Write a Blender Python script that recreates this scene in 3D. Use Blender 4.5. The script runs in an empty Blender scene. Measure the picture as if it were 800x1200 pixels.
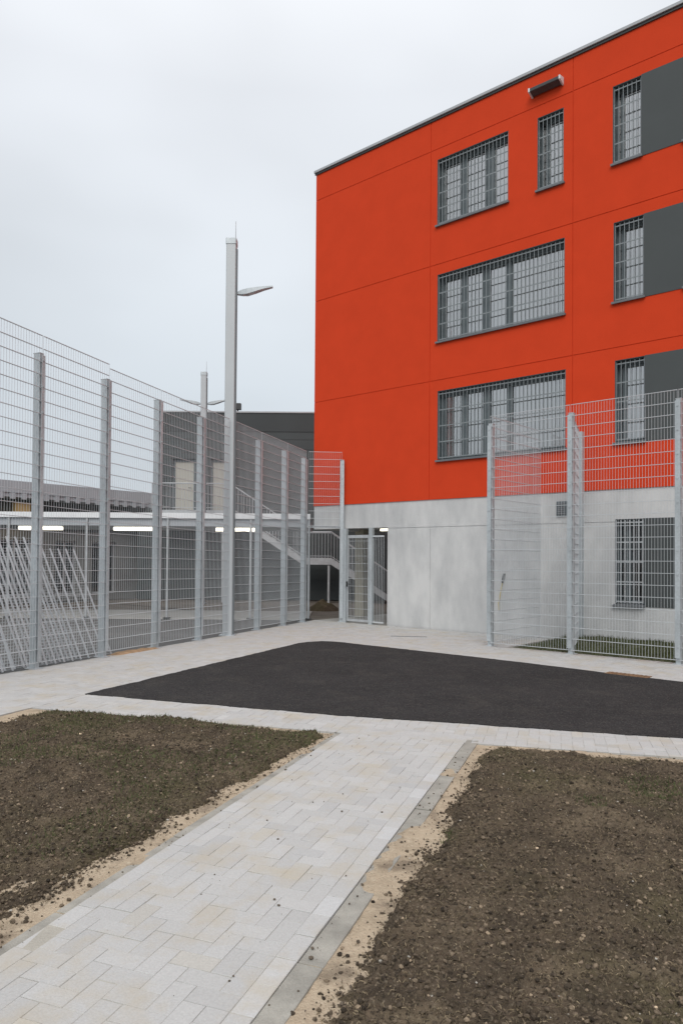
import bpy, math, random
from mathutils import Vector, Matrix, noise
R = math.radians
random.seed(7)
scene = bpy.context.scene
COL = scene.collection

# ------------------------------------------------------------------ materials
def mat(name, base, rough=0.7, var=0.0, scale=3.0, bump=0.0, bscale=60.0, metal=0.0, detail=6.0, tint=None,
        stretch=(1, 1, 1), spec=0.5, fine=0.0, fscale=150.0):
    m = bpy.data.materials.new(name); m.use_nodes = True
    nt = m.node_tree; N = nt.nodes; L = nt.links
    b = N['Principled BSDF']
    b.inputs['Roughness'].default_value = rough
    b.inputs['Metallic'].default_value = metal
    b.inputs['Specular IOR Level'].default_value = spec
    b.inputs['Base Color'].default_value = (*base, 1)
    if var or bump or fine:
        tc = N.new('ShaderNodeTexCoord')
        mp = N.new('ShaderNodeMapping'); mp.inputs['Scale'].default_value = stretch
        L.new(tc.outputs['Object'], mp.inputs['Vector'])
        colour = None
        if var:
            n = N.new('ShaderNodeTexNoise'); n.inputs['Scale'].default_value = scale; n.inputs['Detail'].default_value = detail
            n.inputs['Roughness'].default_value = 0.62
            L.new(mp.outputs[0], n.inputs['Vector'])
            r = N.new('ShaderNodeValToRGB')
            lo = tint if tint else tuple(c * (1 - var) for c in base)
            hi = tuple(min(1, c * (1 + var * 0.8)) for c in base)
            r.color_ramp.elements[0].color = (*lo, 1); r.color_ramp.elements[0].position = 0.32
            r.color_ramp.elements[1].color = (*hi, 1); r.color_ramp.elements[1].position = 0.68
            L.new(n.outputs['Fac'], r.inputs[0]); colour = r.outputs[0]
        if fine:
            n2 = N.new('ShaderNodeTexNoise'); n2.inputs['Scale'].default_value = fscale; n2.inputs['Detail'].default_value = 3
            L.new(tc.outputs['Object'], n2.inputs['Vector'])
            mr = N.new('ShaderNodeMapRange'); mr.inputs[1].default_value = 0.3; mr.inputs[2].default_value = 0.7
            mr.inputs[3].default_value = 1 - fine; mr.inputs[4].default_value = 1 + fine
            L.new(n2.outputs['Fac'], mr.inputs[0])
            mx = N.new('ShaderNodeMix'); mx.data_type = 'RGBA'; mx.blend_type = 'MULTIPLY'; mx.inputs[0].default_value = 1
            if colour: L.new(colour, mx.inputs[6])
            else: mx.inputs[6].default_value = (*base, 1)
            L.new(mr.outputs[0], mx.inputs[7]); colour = mx.outputs[2]
        if colour: L.new(colour, b.inputs['Base Color'])
        if bump:
            n3 = N.new('ShaderNodeTexNoise'); n3.inputs['Scale'].default_value = bscale; n3.inputs['Detail'].default_value = 5
            L.new(tc.outputs['Object'], n3.inputs['Vector'])
            bp = N.new('ShaderNodeBump'); bp.inputs['Strength'].default_value = bump; bp.inputs['Distance'].default_value = 0.02
            L.new(n3.outputs['Fac'], bp.inputs['Height']); L.new(bp.outputs[0], b.inputs['Normal'])
    return m

def mat_attr(name, rough, bump=0.2, bscale=120, fine=0.08, stain=None):
    """colour per paver / clod from a colour attribute, with fine grain and sandy stains on top"""
    m = bpy.data.materials.new(name); m.use_nodes = True
    nt = m.node_tree; N = nt.nodes; L = nt.links; b = N['Principled BSDF']; b.inputs['Roughness'].default_value = rough
    b.inputs['Specular IOR Level'].default_value = 0.3
    a = N.new('ShaderNodeAttribute'); a.attribute_name = 'tone'
    tc = N.new('ShaderNodeTexCoord')
    n2 = N.new('ShaderNodeTexNoise'); n2.inputs['Scale'].default_value = bscale; n2.inputs['Detail'].default_value = 4
    L.new(tc.outputs['Object'], n2.inputs['Vector'])
    mr = N.new('ShaderNodeMapRange'); mr.inputs[1].default_value = 0.3; mr.inputs[2].default_value = 0.7
    mr.inputs[3].default_value = 1 - fine; mr.inputs[4].default_value = 1 + fine
    L.new(n2.outputs['Fac'], mr.inputs[0])
    mx = N.new('ShaderNodeMix'); mx.data_type = 'RGBA'; mx.blend_type = 'MULTIPLY'; mx.inputs[0].default_value = 1
    L.new(a.outputs['Color'], mx.inputs[6]); L.new(mr.outputs[0], mx.inputs[7]); col = mx.outputs[2]
    if stain:
        n4 = N.new('ShaderNodeTexNoise'); n4.inputs['Scale'].default_value = stain[1]; n4.inputs['Detail'].default_value = 8
        n4.inputs['Roughness'].default_value = 0.65
        L.new(tc.outputs['Object'], n4.inputs['Vector'])
        m4 = N.new('ShaderNodeMapRange'); m4.inputs[1].default_value = stain[2]; m4.inputs[2].default_value = stain[3]
        m4.inputs[3].default_value = 0; m4.inputs[4].default_value = stain[4]
        L.new(n4.outputs['Fac'], m4.inputs[0])
        m5 = N.new('ShaderNodeMix'); m5.data_type = 'RGBA'; L.new(m4.outputs[0], m5.inputs[0])
        L.new(col, m5.inputs[6]); m5.inputs[7].default_value = (*stain[0], 1); col = m5.outputs[2]
    L.new(col, b.inputs['Base Color'])
    bp = N.new('ShaderNodeBump'); bp.inputs['Strength'].default_value = bump; bp.inputs['Distance'].default_value = 0.01
    L.new(n2.outputs['Fac'], bp.inputs['Height']); L.new(bp.outputs[0], b.inputs['Normal'])
    return m

def mat_emit(name, col, strength):
    m = bpy.data.materials.new(name); m.use_nodes = True
    b = m.node_tree.nodes['Principled BSDF']
    b.inputs['Base Color'].default_value = (*col, 1)
    b.inputs['Emission Color'].default_value = (*col, 1); b.inputs['Emission Strength'].default_value = strength
    return m

def mat_glass(name, tint=(0.95, 0.97, 0.97), coat=0.04):
    m = bpy.data.materials.new(name); m.use_nodes = True
    nt = m.node_tree; N = nt.nodes; L = nt.links
    for n in list(N):
        if n.type != 'OUTPUT_MATERIAL': N.remove(n)
    out = next(n for n in N if n.type == 'OUTPUT_MATERIAL')
    t = N.new('ShaderNodeBsdfTransparent'); t.inputs[0].default_value = (*tint, 1)
    g = N.new('ShaderNodeBsdfGlossy'); g.inputs['Roughness'].default_value = 0.03
    f = N.new('ShaderNodeFresnel'); f.inputs[0].default_value = 1.55
    ad = N.new('ShaderNodeMath'); ad.operation = 'MULTIPLY_ADD'; ad.inputs[1].default_value = 1.5; ad.inputs[2].default_value = coat
    mx = N.new('ShaderNodeMixShader')
    L.new(f.outputs[0], ad.inputs[0]); L.new(ad.outputs[0], mx.inputs[0])
    L.new(t.outputs[0], mx.inputs[1]); L.new(g.outputs[0], mx.inputs[2]); L.new(mx.outputs[0], out.inputs[0])
    return m

def mat_concrete(name, base, dark):
    """cast concrete: cloudy mottling, runs down the face, small blow holes"""
    m = mat(name, base, 0.85, bump=0.25, bscale=35)
    nt = m.node_tree; N = nt.nodes; L = nt.links; b = N['Principled BSDF']
    tc = N.new('ShaderNodeTexCoord')
    def nz(scale, detail, stretch):
        mp = N.new('ShaderNodeMapping'); mp.inputs['Scale'].default_value = stretch
        n = N.new('ShaderNodeTexNoise'); n.inputs['Scale'].default_value = scale; n.inputs['Detail'].default_value = detail
        n.inputs['Roughness'].default_value = 0.6
        L.new(tc.outputs['Object'], mp.inputs[0]); L.new(mp.outputs[0], n.inputs['Vector']); return n.outputs['Fac']
    a = nz(0.9, 7, (1, 1, 0.6)); c = nz(3.0, 5, (1, 1, 0.35)); d = nz(45, 3, (1, 1, 1))
    s = N.new('ShaderNodeMath'); s.operation = 'MULTIPLY_ADD'; s.inputs[1].default_value = 0.55
    h = N.new('ShaderNodeMath'); h.operation = 'MULTIPLY'; h.inputs[1].default_value = 0.35
    L.new(c, h.inputs[0]); L.new(a, s.inputs[0]); L.new(h.outputs[0], s.inputs[2])
    s2 = N.new('ShaderNodeMath'); s2.operation = 'MULTIPLY_ADD'; s2.inputs[1].default_value = 0.12
    L.new(d, s2.inputs[0]); L.new(s.outputs[0], s2.inputs[2])
    r = N.new('ShaderNodeValToRGB')
    r.color_ramp.elements[0].position = 0.38; r.color_ramp.elements[0].color = (*dark, 1)
    r.color_ramp.elements[1].position = 0.6; r.color_ramp.elements[1].color = (*base, 1)
    L.new(s2.outputs[0], r.inputs[0]); L.new(r.outputs[0], b.inputs['Base Color'])
    return m

def mat_layers(name, rough, layers, bump, bscale, spec=0.2):
    """base colour built of noise layers: (colour, scale, detail, low, high, strength)"""
    m = bpy.data.materials.new(name); m.use_nodes = True
    nt = m.node_tree; N = nt.nodes; L = nt.links; b = N['Principled BSDF']
    b.inputs['Roughness'].default_value = rough; b.inputs['Specular IOR Level'].default_value = spec
    tc = N.new('ShaderNodeTexCoord'); col = None
    for k, (c, sc, de, lo, hi, st) in enumerate(layers):
        if col is None:
            rgb = N.new('ShaderNodeRGB'); rgb.outputs[0].default_value = (*c, 1); col = rgb.outputs[0]; continue
        mp = N.new('ShaderNodeMapping'); mp.inputs['Location'].default_value = (k * 7.3, k * 3.1, 0)
        n = N.new('ShaderNodeTexNoise'); n.inputs['Scale'].default_value = sc; n.inputs['Detail'].default_value = de; n.inputs['Roughness'].default_value = 0.6
        L.new(tc.outputs['Object'], mp.inputs[0]); L.new(mp.outputs[0], n.inputs['Vector'])
        r = N.new('ShaderNodeMapRange'); r.inputs[1].default_value = lo; r.inputs[2].default_value = hi; r.inputs[3].default_value = 0; r.inputs[4].default_value = st
        L.new(n.outputs['Fac'], r.inputs[0])
        x = N.new('ShaderNodeMix'); x.data_type = 'RGBA'; L.new(r.outputs[0], x.inputs[0]); L.new(col, x.inputs[6]); x.inputs[7].default_value = (*c, 1); col = x.outputs[2]
    L.new(col, b.inputs['Base Color'])
    n3 = N.new('ShaderNodeTexNoise'); n3.inputs['Scale'].default_value = bscale; n3.inputs['Detail'].default_value = 6
    L.new(tc.outputs['Object'], n3.inputs['Vector'])
    bp_ = N.new('ShaderNodeBump'); bp_.inputs['Strength'].default_value = bump; bp_.inputs['Distance'].default_value = 0.02
    L.new(n3.outputs['Fac'], bp_.inputs['Height']); L.new(bp_.outputs[0], b.inputs['Normal'])
    return m
def mat_asphalt():
    return mat_layers('asphalt', 0.95, [((0.034, 0.0325, 0.033), 0, 0, 0, 0, 0),
        ((0.021, 0.0205, 0.021), 0.7, 8, 0.42, 0.66, 0.75), ((0.056, 0.052, 0.047), 1.7, 10, 0.52, 0.72, 0.75), ((0.050, 0.047, 0.044), 9, 8, 0.52, 0.66, 0.65), ((0.018, 0.0175, 0.018), 16, 6, 0.54, 0.66, 0.7),
        ((0.115, 0.108, 0.098), 46, 2, 0.60, 0.68, 0.8), ((0.008, 0.008, 0.008), 40, 2, 0.58, 0.68, 0.8)], 0.9, 45)
M = dict(
    red=mat('red render', (0.625, 0.057, 0.0180), 0.88, var=0.045, scale=1.6, bump=0.12, bscale=90, fine=0.04, fscale=60, spec=0.12),
    concrete=mat_concrete('cast concrete', (0.63, 0.635, 0.63), (0.45, 0.46, 0.465)),
    lamplit_concrete=mat('lamplit concrete', (0.42, 0.39, 0.31), 0.85, var=0.12, scale=2, bump=0.1),  # concrete with the lamp's warm light put into its colour
    galv=mat('galvanised steel', (0.50, 0.525, 0.54), 0.5, var=0.14, scale=5, metal=0.35, fine=0.06, fscale=40),
    galv_post=mat('galvanised post', (0.49, 0.53, 0.55), 0.5, var=0.18, scale=3, metal=0.35, stretch=(1, 1, 0.3), fine=0.08, fscale=30),
    wire=mat('galvanised wire', (0.60, 0.63, 0.65), 0.5, metal=0.3),
    frame=mat('grey window frame', (0.115, 0.14, 0.15), 0.45, var=0.08, scale=4),
    bars=mat('window bar steel', (0.26, 0.285, 0.295), 0.5, metal=0.2, var=0.1, scale=6),
    sill=mat('sill metal', (0.14, 0.15, 0.16), 0.5, var=0.12, scale=4),
    panel=mat('grey facade panel', (0.062, 0.071, 0.072), 0.75, var=0.06, scale=1.2, fine=0.04),
    glass=mat_glass('coated window glass', (0.97, 0.985, 0.985), 0.50),
    clearglass=mat_glass('clear glass'),
    curtain=mat('pale blind', (0.84, 0.85, 0.83), 0.9, var=0.06, scale=1.4),
    dark=mat('dark room', (0.03, 0.035, 0.04), 0.9),
    blackmetal=mat('dark housing', (0.045, 0.047, 0.048), 0.5, var=0.1, scale=8),
    coping=mat('coping metal', (0.40, 0.41, 0.42), 0.4, var=0.07, scale=2, metal=0.3),
    darkclad=mat('charcoal cladding', (0.050, 0.061, 0.063), 0.6, var=0.10, scale=0.8, fine=0.05, fscale=20),
    darkband=mat('charcoal parapet', (0.037, 0.045, 0.047), 0.6, var=0.08, scale=0.8),
    shedwall=mat('grey shed wall', (0.185, 0.19, 0.185), 0.8, var=0.16, scale=0.9, fine=0.05),
    shedroof=mat('pale metal roof', (0.42, 0.445, 0.47), 0.45, var=0.08, scale=1.5, metal=0.2),
    white=mat('white painted fascia', (0.82, 0.84, 0.85), 0.5, var=0.07, scale=1.7),
    beige=mat('beige door', (0.42, 0.41, 0.36), 0.6, var=0.08, scale=1.2),
    timber=mat('timber', (0.33, 0.22, 0.13), 0.8, var=0.2, scale=6, stretch=(1, 6, 1)),
    rust=mat('rusty iron', (0.20, 0.115, 0.06), 0.85, var=0.3, scale=20, bump=0.3),
    asphalt=mat_asphalt(),
    yard=mat('yard tarmac', (0.105, 0.105, 0.103), 0.9, var=0.22, scale=0.7, bump=0.4, bscale=60, fine=0.18, fscale=50),
    sand=mat_layers('bedding sand', 0.95, [((0.45, 0.365, 0.265), 0, 0, 0, 0, 0), ((0.33, 0.265, 0.19), 5, 8, 0.45, 0.68, 0.8), ((0.52, 0.44, 0.33), 26, 5, 0.5, 0.7, 0.6),
        ((0.17, 0.135, 0.10), 3.4, 10, 0.53, 0.66, 0.75), ((0.20, 0.16, 0.115), 70, 3, 0.58, 0.68, 0.6)], 0.7, 80),
    soil=mat_layers('dark topsoil', 0.97, [((0.108, 0.082, 0.056), 0, 0, 0, 0, 0), ((0.058, 0.045, 0.032), 5, 10, 0.40, 0.64, 0.9), ((0.092, 0.086, 0.040), 0.8, 9, 0.49, 0.64, 0.6),
        ((0.200, 0.155, 0.105), 1.9, 10, 0.53, 0.68, 0.75), ((0.22, 0.18, 0.13), 62, 3, 0.57, 0.68, 0.75), ((0.030, 0.024, 0.018), 55, 3, 0.55, 0.66, 0.85)], 1.0, 75),
    earth=mat('bare earth', (0.135, 0.118, 0.098), 0.95, var=0.3, scale=1.5, bump=0.7, bscale=20, fine=0.2, fscale=30),
    clay=mat('orange clay', (0.36, 0.235, 0.135), 0.95, var=0.25, scale=8, bump=0.6, bscale=50),
    turf=mat('thin turf', (0.085, 0.090, 0.048), 0.95, var=0.35, scale=5, bump=0.8, bscale=70, fine=0.3, fscale=90),
    blade=mat('grass blade', (0.085, 0.098, 0.042), 0.8, var=0.45, scale=9, spec=0.2),
    straw=mat('dry stalk', (0.20, 0.165, 0.11), 0.9, var=0.4, scale=25, spec=0.2),
    pebble=mat('pale pebble', (0.40, 0.37, 0.32), 0.8, var=0.3, scale=15),
    kerb=mat('kerb stone', (0.30, 0.288, 0.255), 0.9, var=0.25, scale=5, bump=0.25, bscale=110, fine=0.1, fscale=140),
    paver=mat_attr('concrete paver', 0.88, stain=((0.42, 0.365, 0.27), 2.4, 0.48, 0.70, 0.62)),
    clod=mat_attr('soil clod', 0.95, bump=0.6, bscale=90, fine=0.3),
    mast_strip=mat('dark grey strip', (0.15, 0.17, 0.18), 0.6, var=0.1, scale=3),
    mast=mat('pale galvanised mast', (0.46, 0.485, 0.50), 0.5, var=0.05, scale=2, metal=0.2, stretch=(1, 1, 0.3)),
    bed=mat('joint grit', (0.375, 0.355, 0.31), 0.95, var=0.12, scale=3, bump=0.3, fine=0.1, fscale=200),
    tube=mat_emit('fluorescent tube', (1.0, 0.94, 0.78), 2.2),
    warm=mat_emit('warm lamp', (1.0, 0.78, 0.42), 5.0),
    amber=mat('amber housing', (0.50, 0.34, 0.14), 0.6, var=0.1),
    yellow=mat('yellow cable', (0.62, 0.50, 0.20), 0.6),
    lens=mat('lamp lens', (0.62, 0.65, 0.66), 0.25),
)

# ------------------------------------------------------------------ mesh builder
class MB:
    def __init__(s): s.v = []; s.f = []; s.c = []; s.col = None
    def quad(s, a, b, c, d):
        i = len(s.v); s.v += [a, b, c, d]; s.f.append((i, i + 1, i + 2, i + 3)); s.c.append(s.col); return s
    def poly(s, pts):
        i = len(s.v); s.v += list(pts); s.f.append(tuple(range(i, i + len(pts)))); s.c.append(s.col); return s
    def hexa(s, p):       # 8 points, bottom ring then top ring
        i = len(s.v); s.v += [tuple(q) for q in p]
        for q in ((3, 2, 1, 0), (4, 5, 6, 7), (0, 1, 5, 4), (1, 2, 6, 5), (2, 3, 7, 6), (3, 0, 4, 7)):
            s.f.append(tuple(i + k for k in q)); s.c.append(s.col)
        return s
    def box(s, x0, x1, y0, y1, z0, z1):
        return s.hexa([(x0, y0, z0), (x1, y0, z0), (x1, y1, z0), (x0, y1, z0), (x0, y0, z1), (x1, y0, z1), (x1, y1, z1), (x0, y1, z1)])
    def cham(s, x0, x1, y0, y1, z0, z1, c):   # upright prism with chamfered vertical edges
        ring = [(x0 + c, y0), (x1 - c, y0), (x1, y0 + c), (x1, y1 - c), (x1 - c, y1), (x0 + c, y1), (x0, y1 - c), (x0, y0 + c)]
        return s.prism(ring, z0, z1)
    def prism(s, ring, z0, z1):
        i = len(s.v); n = len(ring)
        s.v += [(x, y, z0) for x, y in ring] + [(x, y, z1) for x, y in ring]
        for k in range(n):
            s.f.append((i + k, i + (k + 1) % n, i + n + (k + 1) % n, i + n + k)); s.c.append(s.col)
        s.f.append(tuple(i + k for k in reversed(range(n)))); s.c.append(s.col)
        s.f.append(tuple(i + n + k for k in range(n))); s.c.append(s.col)
        return s
    def bar(s, a, b, r, r2=None, n=4, up=None):   # bar from a to b, n sided
        a = Vector(a); b = Vector(b); d = (b - a).normalized()
        u = d.cross(Vector((0, 0, 1)) if abs(d.z) < 0.9 else Vector((0, 1, 0))).normalized(); w = d.cross(u)
        i = len(s.v); r2 = r if r2 is None else r2
        for p, rr in ((a, r), (b, r2)):
            for k in range(n):
                t = 2 * math.pi * (k + 0.5) / n
                s.v.append(tuple(p + u * (math.cos(t) * rr) + w * (math.sin(t) * rr)))
        for k in range(n):
            s.f.append((i + k, i + (k + 1) % n, i + n + (k + 1) % n, i + n + k)); s.c.append(s.col)
        s.f.append(tuple(i + k for k in reversed(range(n)))); s.c.append(s.col)
        s.f.append(tuple(i + n + k for k in range(n))); s.c.append(s.col)
        return s
    def build(s, name, m, parent=None, smooth=False, bevel=0.0):
        me = bpy.data.meshes.new(name); me.from_pydata(s.v, [], s.f); me.validate(); 
        me.materials.append(m)
        if s.c and s.c[0] is not None and len(me.polygons) == len(s.c):
            at = me.color_attributes.new('tone', 'FLOAT_COLOR', 'CORNER')
            buf = []
            for p, c in zip(me.polygons, s.c): buf += list((*c, 1)) * p.loop_total
            at.data.foreach_set('color', buf)
        if smooth: me.polygons.foreach_set('use_smooth', [True] * len(me.polygons))
        me.update()
        o = bpy.data.objects.new(name, me); COL.objects.link(o)
        if parent: o.parent = parent
        if bevel:
            bv = o.modifiers.new('bevel', 'BEVEL'); bv.width = bevel; bv.segments = 2; bv.limit_method = 'ANGLE'
        return o

def tag(o, label, cat, group=None, kind=None):
    o['label'] = label; o['category'] = cat
    if group: o['group'] = group
    if kind: o['kind'] = kind
    return o
def thing(name, label, cat, loc=(0, 0, 0), rot=0.0, group=None):
    o = bpy.data.objects.new(name, None); COL.objects.link(o)
    o.empty_display_size = 0.2; o.location = loc; o.rotation_euler = (0, 0, rot)
    return tag(o, label, cat, group)
def copy_tree(o, parent=None):
    c = o.copy(); COL.objects.link(c); c.parent = parent
    for ch in list(o.children): copy_tree(ch, c)
    return c
def struct(name, mb, m, **k):
    o = mb.build(name, m, **k); o['kind'] = 'structure'; return o

def relief(us, zs, depth, back=0.3, w0=0.0):
    """facade as a stepped relief in the plane (u, z); depth None = opening"""
    mb = MB(); us = sorted(set(us)); zs = sorted(set(zs)); nu, nz = len(us) - 1, len(zs) - 1
    D = [[depth((us[i] + us[i + 1]) / 2, (zs[j] + zs[j + 1]) / 2) for j in range(nz)] for i in range(nu)]
    g = lambda i, j: D[i][j] if 0 <= i < nu and 0 <= j < nz else None
    f = lambda d: back if d is None else d
    for i in range(nu):
        for j in range(nz):
            d = D[i][j]
            if d is not None:
                mb.quad((us[i], w0 + d, zs[j]), (us[i + 1], w0 + d, zs[j]), (us[i + 1], w0 + d, zs[j + 1]), (us[i], w0 + d, zs[j + 1]))
    for i in range(nu + 1):
        for j in range(nz):
            a, b = f(g(i - 1, j)), f(g(i, j))
            if a != b: mb.quad((us[i], w0 + a, zs[j]), (us[i], w0 + b, zs[j]), (us[i], w0 + b, zs[j + 1]), (us[i], w0 + a, zs[j + 1]))
    for i in range(nu):
        for j in range(nz + 1):
            a, b = f(g(i, j - 1)), f(g(i, j))
            if a != b: mb.quad((us[i], w0 + a, zs[j]), (us[i + 1], w0 + a, zs[j]), (us[i + 1], w0 + b, zs[j]), (us[i], w0 + b, zs[j]))
    return mb

# ------------------------------------------------------------------ ground, paving, asphalt
def inside(p, poly):
    x, y = p; c = False; j = len(poly) - 1
    for i in range(len(poly)):
        xi, yi = poly[i]; xj, yj = poly[j]
        if (yi > y) != (yj > y) and x < (xj - xi) * (y - yi) / (yj - yi) + xi: c = not c
        j = i
    return c
def edge_dist(p, poly):
    best = 1e9; x, y = p; j = len(poly) - 1
    for i in range(len(poly)):
        ax, ay = poly[j]; bx, by = poly[i]; dx, dy = bx - ax, by - ay
        t = max(0, min(1, ((x - ax) * dx + (y - ay) * dy) / (dx * dx + dy * dy + 1e-12)))
        best = min(best, math.hypot(x - ax - t * dx, y - ay - t * dy)); j = i
    return best
def clip(poly, conv):
    area = sum(conv[i][0] * conv[(i + 1) % len(conv)][1] - conv[(i + 1) % len(conv)][0] * conv[i][1] for i in range(len(conv)))
    if area < 0: conv = conv[::-1]
    out = list(poly)
    for i in range(len(conv)):
        a = conv[i]; b = conv[(i + 1) % len(conv)]
        side = lambda p: (b[0] - a[0]) * (p[1] - a[1]) - (b[1] - a[1]) * (p[0] - a[0])
        inp, out = out, []
        for k in range(len(inp)):
            p, q = inp[k - 1], inp[k]; sp, sq = side(p), side(q)
            if (sp >= 0) != (sq >= 0):
                t = sp / (sp - sq); out.append((p[0] + t * (q[0] - p[0]), p[1] + t * (q[1] - p[1])))
            if sq >= 0: out.append(q)
        if len(out) < 3: return []
    return out
def parea(p): return 0.5 * sum(p[i][0] * p[(i + 1) % len(p)][1] - p[(i + 1) % len(p)][0] * p[i][1] for i in range(len(p)))

mbg = MB(); mbg.quad((-400, -400, -0.05), (400, -400, -0.05), (400, 500, -0.05), (-400, 500, -0.05))
struct('ground', mbg, M['earth'])

HP = R(90 - 20.0)                                  # heading of the path
pd = Vector((math.cos(HP), math.sin(HP))); pn = Vector((math.sin(HP), -math.cos(HP)))   # along / to the right
P0 = Vector((0.0, 3.51)) + pn * 0.0                # a point on the right edge of the paving
def pxy(s, t): q = P0 + pd * s + pn * t; return (q.x, q.y)

tone_rng = random.Random(3)
def tone():
    g = tone_rng.gauss(0.44, 0.013)
    w = tone_rng.random()
    if w < 0.05: return (g * 1.0, g * 0.97, g * 0.90)
    if w < 0.10: return (g * 0.95, g * 0.95, g * 0.94)
    return (g * 1.0, g * 0.995, g * 0.975)
def stone(mb, poly, zt, gap=0.0013, ch=0.0022, bright=False):
    """one paving stone: flat top, chamfered rim, sides down into the joint"""
    a = parea(poly)
    if abs(a) < 0.0012: return
    if a < 0: poly = poly[::-1]
    cx = sum(p[0] for p in poly) / len(poly); cy = sum(p[1] for p in poly) / len(poly)
    def shrink(d):
        r = []
        for x, y in poly:
            l = math.hypot(x - cx, y - cy); k = max(0.1, 1 - d * 1.3 / max(l, 1e-6)); r.append((cx + (x - cx) * k, cy + (y - cy) * k))
        return r
    o = shrink(gap); inn = shrink(gap + ch); n = len(poly)
    dz = tone_rng.gauss(0, 0.0010); tx = tone_rng.gauss(0, 0.006); ty = tone_rng.gauss(0, 0.006)
    Z = lambda x, y, z: z + dz + (x - cx) * tx + (y - cy) * ty
    mb.col = tone()
    if bright and tone_rng.random() < .3: mb.col = (0.48, 0.482, 0.48)
    i = len(mb.v)
    mb.v += [(x, y, zt - 0.03) for x, y in o] + [(x, y, Z(x, y, zt - ch)) for x, y in o] + [(x, y, Z(x, y, zt)) for x, y in inn]
    for r in (0, n):
        for k in range(n):
            mb.f.append((i + r + k, i + r + (k + 1) % n, i + r + n + (k + 1) % n, i + r + n + k)); mb.c.append(mb.col)
    mb.f.append(tuple(i + 2 * n + k for k in range(n))); mb.c.append(mb.col)
def pave(mb, region, origin, ax, zt, L=0.2, W=0.1, pattern='herring', bright=False):
    ay = Vector((-ax.y, ax.x)); o = Vector(origin)
    loc = [((Vector(p) - o).dot(ax), (Vector(p) - o).dot(ay)) for p in region]
    x0 = min(p[0] for p in loc); x1 = max(p[0] for p in loc); y0 = min(p[1] for p in loc); y1 = max(p[1] for p in loc)
    def put(a, b, c, d):
        if c < x0 or a > x1 or d < y0 or b > y1: return
        q = clip([(a, b), (c, b), (c, d), (a, d)], loc)
        if len(q) < 3: return
        stone(mb, [tuple(o + ax * x + ay * y) for x, y in q], zt, bright=bright)
    if pattern == 'herring':       # 90 degree herringbone: each diagonal step holds one stone along and one across
        n0 = int(min(x0, y0) / W) - 6; n1 = int(max(x1, y1) / W) + 6
        for j in range(int(y0 / W) - 3, int(y1 / W) + 3):
            for i in range(int(x0 / W) - 4, int(x1 / W) + 4):
                k = (i - j) % 4
                if k == 0: put(i * W, j * W, i * W + L, j * W + W)
                elif k == 3: put(i * W, j * W, i * W + W, j * W + L)
    else:                          # stretcher bond
        for j in range(int(y0 / W) - 2, int(y1 / W) + 2):
            off = (j % 2) * L / 2
            for i in range(int(x0 / L) - 2, int(x1 / L) + 2):
                put(i * L + off, j * W, i * L + off + L, j * W + W)

PW = 1.19
ZP = 0.012
mb = MB()
def strip(s0, s1, t0, t1): return [pxy(s0, t0), pxy(s1, t0), pxy(s1, t1), pxy(s0, t1)]
S_END = 3.66                                       # where the path meets the cross band
pave(mb, strip(-4.5, S_END, -PW + 0.1, -0.1), pxy(0, -0.1), pd, ZP)
pave(mb, strip(-4.5, S_END, -0.1, 0), pxy(0, -0.1), pd, ZP, pattern='row', bright=True)
pave(mb, strip(-4.5, S_END, -PW, -PW + 0.1), pxy(0.07, -PW), pd, ZP, pattern='row')
struct('path', mb, M['paver'])

# asphalt outline and the paving round it
A_L = (-3.15, 8.88); A_R = (9.3, 5.12)
front = lambda x: 8.88 - 0.312 * (x + 3.15) + 0.006 * (x + 3.15) * (6.4 - (x + 3.15)) * 0.0
asph = [A_L, (-0.96, 14.15), (-0.86, 14.42), (-0.66, 14.68), (-0.4, 14.82), (-0.12, 14.74), (0.22, 14.46), (2.59, 12.36), (4.81, 10.13), (9.0, 6.2), (9.3, 5.12), (3.28, 6.89), (0.01, 7.77)]
rag = []
for i in range(len(asph)):
    a = Vector(asph[i]); b = Vector(asph[(i + 1) % len(asph)]); k = max(1, int((b - a).length / 0.06)); nrm = Vector((-(b - a).y, (b - a).x)).normalized()
    for q in range(k):
        p = a + (b - a) * (q / k); v = Vector((p.x, p.y, 0))
        p += nrm * (0.022 * noise.noise(v * 2.5) + 0.014 * noise.noise(v * 11) + random.gauss(0, .004)); rag.append((p.x, p.y))
asph = rag
mb = MB()
mb.poly([(x, y, 0.019) for x, y in asph])
for i in range(len(asph)):
    a = asph[i - 1]; b = asph[i]; mb.quad((a[0], a[1], -0.02), (b[0], b[1], -0.02), (b[0], b[1], 0.019), (a[0], a[1], 0.019))
struct('asphalt_court', mb, M['asphalt'])

fd = Vector((math.sin(R(23.2)), math.cos(R(23.2))))       # left fence heading
fl = lambda u, t=0.0: (-2.5 + fd.x * u + fd.y * t, 15.89 + fd.y * u - fd.x * t)   # t>0 towards the court
BD = Vector((math.cos(R(-40.3)), math.sin(R(-40.3)))); BN = Vector((-BD.y, BD.x))
bp = lambda u, w: (-0.795 + BD.x * u + BN.x * w, 20.169 + BD.y * u + BN.y * w)
mb = MB()
AB = Vector((0.958, -0.287))
pave(mb, [fl(-7.57, 2.203), (-0.05, 7.05), (0.3, 8.0), fl(-6.2, 2.203)], (-3.4, 8.0), AB, ZP)
pave(mb, [(-0.05, 7.05), (1.22, 6.66), (9.3, 4.72), (9.3, 5.6), (0.3, 8.0)], (-3.4, 8.0), AB, ZP)
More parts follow.
